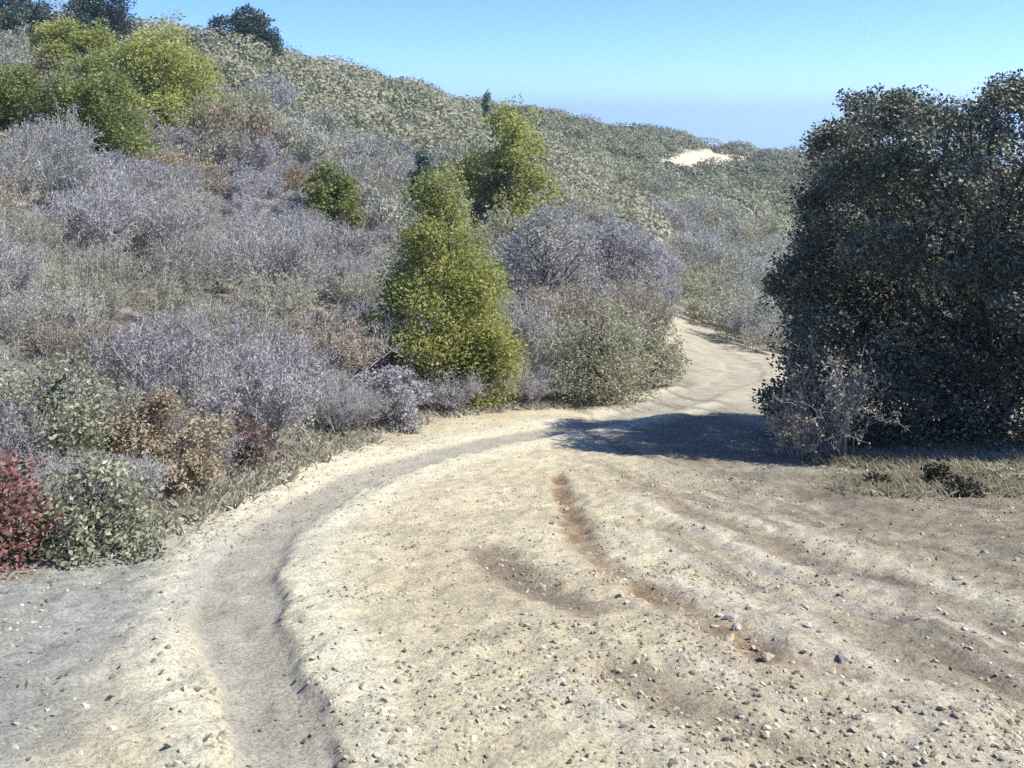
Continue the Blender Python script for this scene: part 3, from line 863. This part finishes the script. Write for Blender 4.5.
def stone_mesh(seed, sub=3):
    import bmesh
    r = np.random.default_rng(seed)
    bm = bmesh.new(); bmesh.ops.create_icosphere(bm, subdivisions=sub, radius=1.0)
    ax = r.normal(size=(7, 3)); ax /= np.linalg.norm(ax, axis=1)[:, None]
    cut = r.uniform(.38, .8, 7)
    sc = np.array([1.0, r.uniform(.6, .9), r.uniform(.4, .65)])
    for v in bm.verts:
        p = np.array(v.co)
        for a, c in zip(ax, cut):
            q = p @ a
            if q > c: p = p - a * (q - c)
        v.co = p * sc * (1 + .03 * r.normal())
    me = bpy.data.meshes.new('stone'); bm.to_mesh(me); bm.free()
    return me
M_stone = bark_mat('tan_stone', (.24, .19, .14), (.42, .36, .28), 3)
M_gstone = bark_mat('grey_stone', (.25, .225, .19), (.40, .37, .32), 3)
STONES = [stone_mesh(700 + k) for k in range(6)]
for k, me in enumerate(STONES): me.materials.append(M_stone if k % 2 else M_gstone)

def stones():
    r = np.random.default_rng(71)
    G = GULLY
    for k in range(34):
        p = G[r.integers(3, len(G))] + r.normal(size=2) * .14
        s = .012 + .03 * r.uniform() ** 2
        o = link('stone', STONES[r.integers(0, 6)], None, None, (p[0], p[1], gz1(p[0], p[1]) + s * .05))
        o.scale = (s, s, s); o.rotation_euler = (r.normal() * .2, r.normal() * .2, r.uniform(0, 6.28))
        tag(o, 'small angular stone lying along the eroded gully', 'stone', 'stones along the gully')
    for k in range(46):
        d = r.uniform(3.2, 9.5); px = r.uniform(640, 1060)
        x = (px - CX) / F * d; s = .01 + .026 * r.uniform() ** 2
        o = link('stone', STONES[r.integers(0, 6)], None, None, (x, d, gz1(x, d) + s * .05))
        o.scale = (s, s, s); o.rotation_euler = (r.normal() * .2, r.normal() * .2, r.uniform(0, 6.28))
        tag(o, 'small loose stone scattered on the rutted right side of the clearing', 'stone', 'stones on the rutted clearing')
stones()

def gravel():
    r = np.random.default_rng(81)
    g = (1 + 5 ** .5) / 2
    base = np.array([(-1, g, 0), (1, g, 0), (-1, -g, 0), (1, -g, 0), (0, -1, g), (0, 1, g), (0, -1, -g), (0, 1, -g), (g, 0, -1), (g, 0, 1), (-g, 0, -1), (-g, 0, 1)]) / 1.9
    tri = np.array([(0, 11, 5), (0, 5, 1), (0, 1, 7), (0, 7, 10), (0, 10, 11), (1, 5, 9), (5, 11, 4), (11, 10, 2), (10, 7, 6), (7, 1, 8),
                    (3, 9, 4), (3, 4, 2), (3, 2, 6), (3, 6, 8), (3, 8, 9), (4, 9, 5), (2, 4, 11), (6, 2, 10), (8, 6, 7), (9, 8, 1)])
    n = 60000
    d = 2.4 * np.exp(r.uniform(0, math.log(14 / 2.4), n)); px = r.uniform(-60, 1090, n)
    x = (px - CX) / F * d
    m, _ = masks(x, d)
    dens = np.maximum(m['bare'], .8 * m['bank']) * (1 - .93 * m['tread']) * (.12 + .88 * smooth(.0, .45, fbm(x * 1.5, d * 1.5, 3, 87))) * (.45 + .55 * smooth(-.5, 1.2, x))
    k = r.uniform(size=n) < dens
    x, d = x[k], d[k]; n = len(x)
    s = r.uniform(.3, 1, n) ** 3.6 * .0135 + .002
    z = gz(x, d)
    V = base[None] * (1 + .2 * r.normal(size=(n, 12, 1))) * s[:, None, None] * np.stack([r.uniform(.7, 1.2, n), r.uniform(.6, 1.0, n), r.uniform(.35, .75, n)], 1)[:, None]
    V[..., 2] += V[..., 0] * r.normal(size=(n, 1)) * .35
    th = r.uniform(0, 6.28, n); c, sn = np.cos(th), np.sin(th)
    V = np.stack([V[..., 0] * c[:, None] - V[..., 1] * sn[:, None], V[..., 0] * sn[:, None] + V[..., 1] * c[:, None], V[..., 2]], -1)
    V = V + np.stack([x, d, z + s * .05], 1)[:, None]
    Fq = (tri[None] + np.arange(n)[:, None, None] * 12).reshape(-1, 3)
    me = make_mesh('gravel', V.reshape(-1, 3), Fq, {'var': ('FACE', np.repeat(r.uniform(size=n), 20))})
    mat = leaf_mat('gravel', (.19, .165, .12), (.36, .325, .245), (.46, .43, .36), transl=0, rough=.9, spec=.15, objvar=0)
    tag(link('gravel', me, mat), 'loose fine gravel scattered over the clearing', 'gravel', None, 'stuff')
gravel()

def litter():
    r = np.random.default_rng(91)
    n = 9000
    d = 3.0 * np.exp(r.uniform(0, math.log(14 / 3.0), n))
    px = edge_px(d) + np.abs(r.normal(size=n)) * 70 * r.choice([-1, 1], n) - 10
    far_ = r.uniform(size=n) < .15
    px = np.where(far_, r.uniform(-40, 1064, n), px)
    x = (px - CX) / F * d
    P = np.stack([x, d, gz(x, d) + .004], 1)
    a = unit(r.normal(size=(n, 3)) * [1, 1, .18]); b = unit(np.cross(a, r.normal(size=(n, 3)) * [.25, .25, 1]))
    sz = r.uniform(.012, .035, n)[:, None]
    V = np.stack([P, P + a * sz * .5 + b * sz * .22, P + a * sz, P + a * sz * .5 - b * sz * .22], 1).reshape(-1, 3)
    V[:, 2] = np.maximum(V[:, 2], np.repeat(P[:, 2] - .002, 4))
    me = make_mesh('leaf_litter', V, np.arange(4 * n).reshape(-1, 4), {'var': ('FACE', r.uniform(size=n))})
    mat = leaf_mat('litter_leaf', (.10, .075, .05), (.28, .22, .15), (.42, .37, .28), transl=.1, objvar=0)
    tag(link('leaf_litter', me, mat), 'dry fallen leaves and bits along the foot of the thicket', 'leaf litter', None, 'stuff')
litter()

# ------------------------------------------------------------------ sea haze
def build_haze():
    X0, X1, Y0, Y1, Z0, Z1 = -42000, 42000, -60, 62000, -263, 44
    V = [(x, y, z) for z in (Z0, Z1) for y in (Y0, Y1) for x in (X0, X1)]
    Fq = [(0, 2, 3, 1), (4, 5, 7, 6), (0, 1, 5, 4), (2, 6, 7, 3), (0, 4, 6, 2), (1, 3, 7, 5)]
    m = bpy.data.materials.new('sea_haze'); m.use_nodes = True
    t = m.node_tree; t.nodes.clear()
    out = t.nodes.new('ShaderNodeOutputMaterial'); v = t.nodes.new('ShaderNodeVolumePrincipled')
    v.inputs['Color'].default_value = (.56, .76, .97, 1); v.inputs['Density'].default_value = .0005; v.inputs['Anisotropy'].default_value = .3
    t.links.new(v.outputs['Volume'], out.inputs['Volume'])
    o = link('haze', make_mesh('haze', V, Fq), m)
    tag(o, 'thin blue sea haze softening the far ridge and the horizon', 'haze', None, 'stuff')
build_haze()
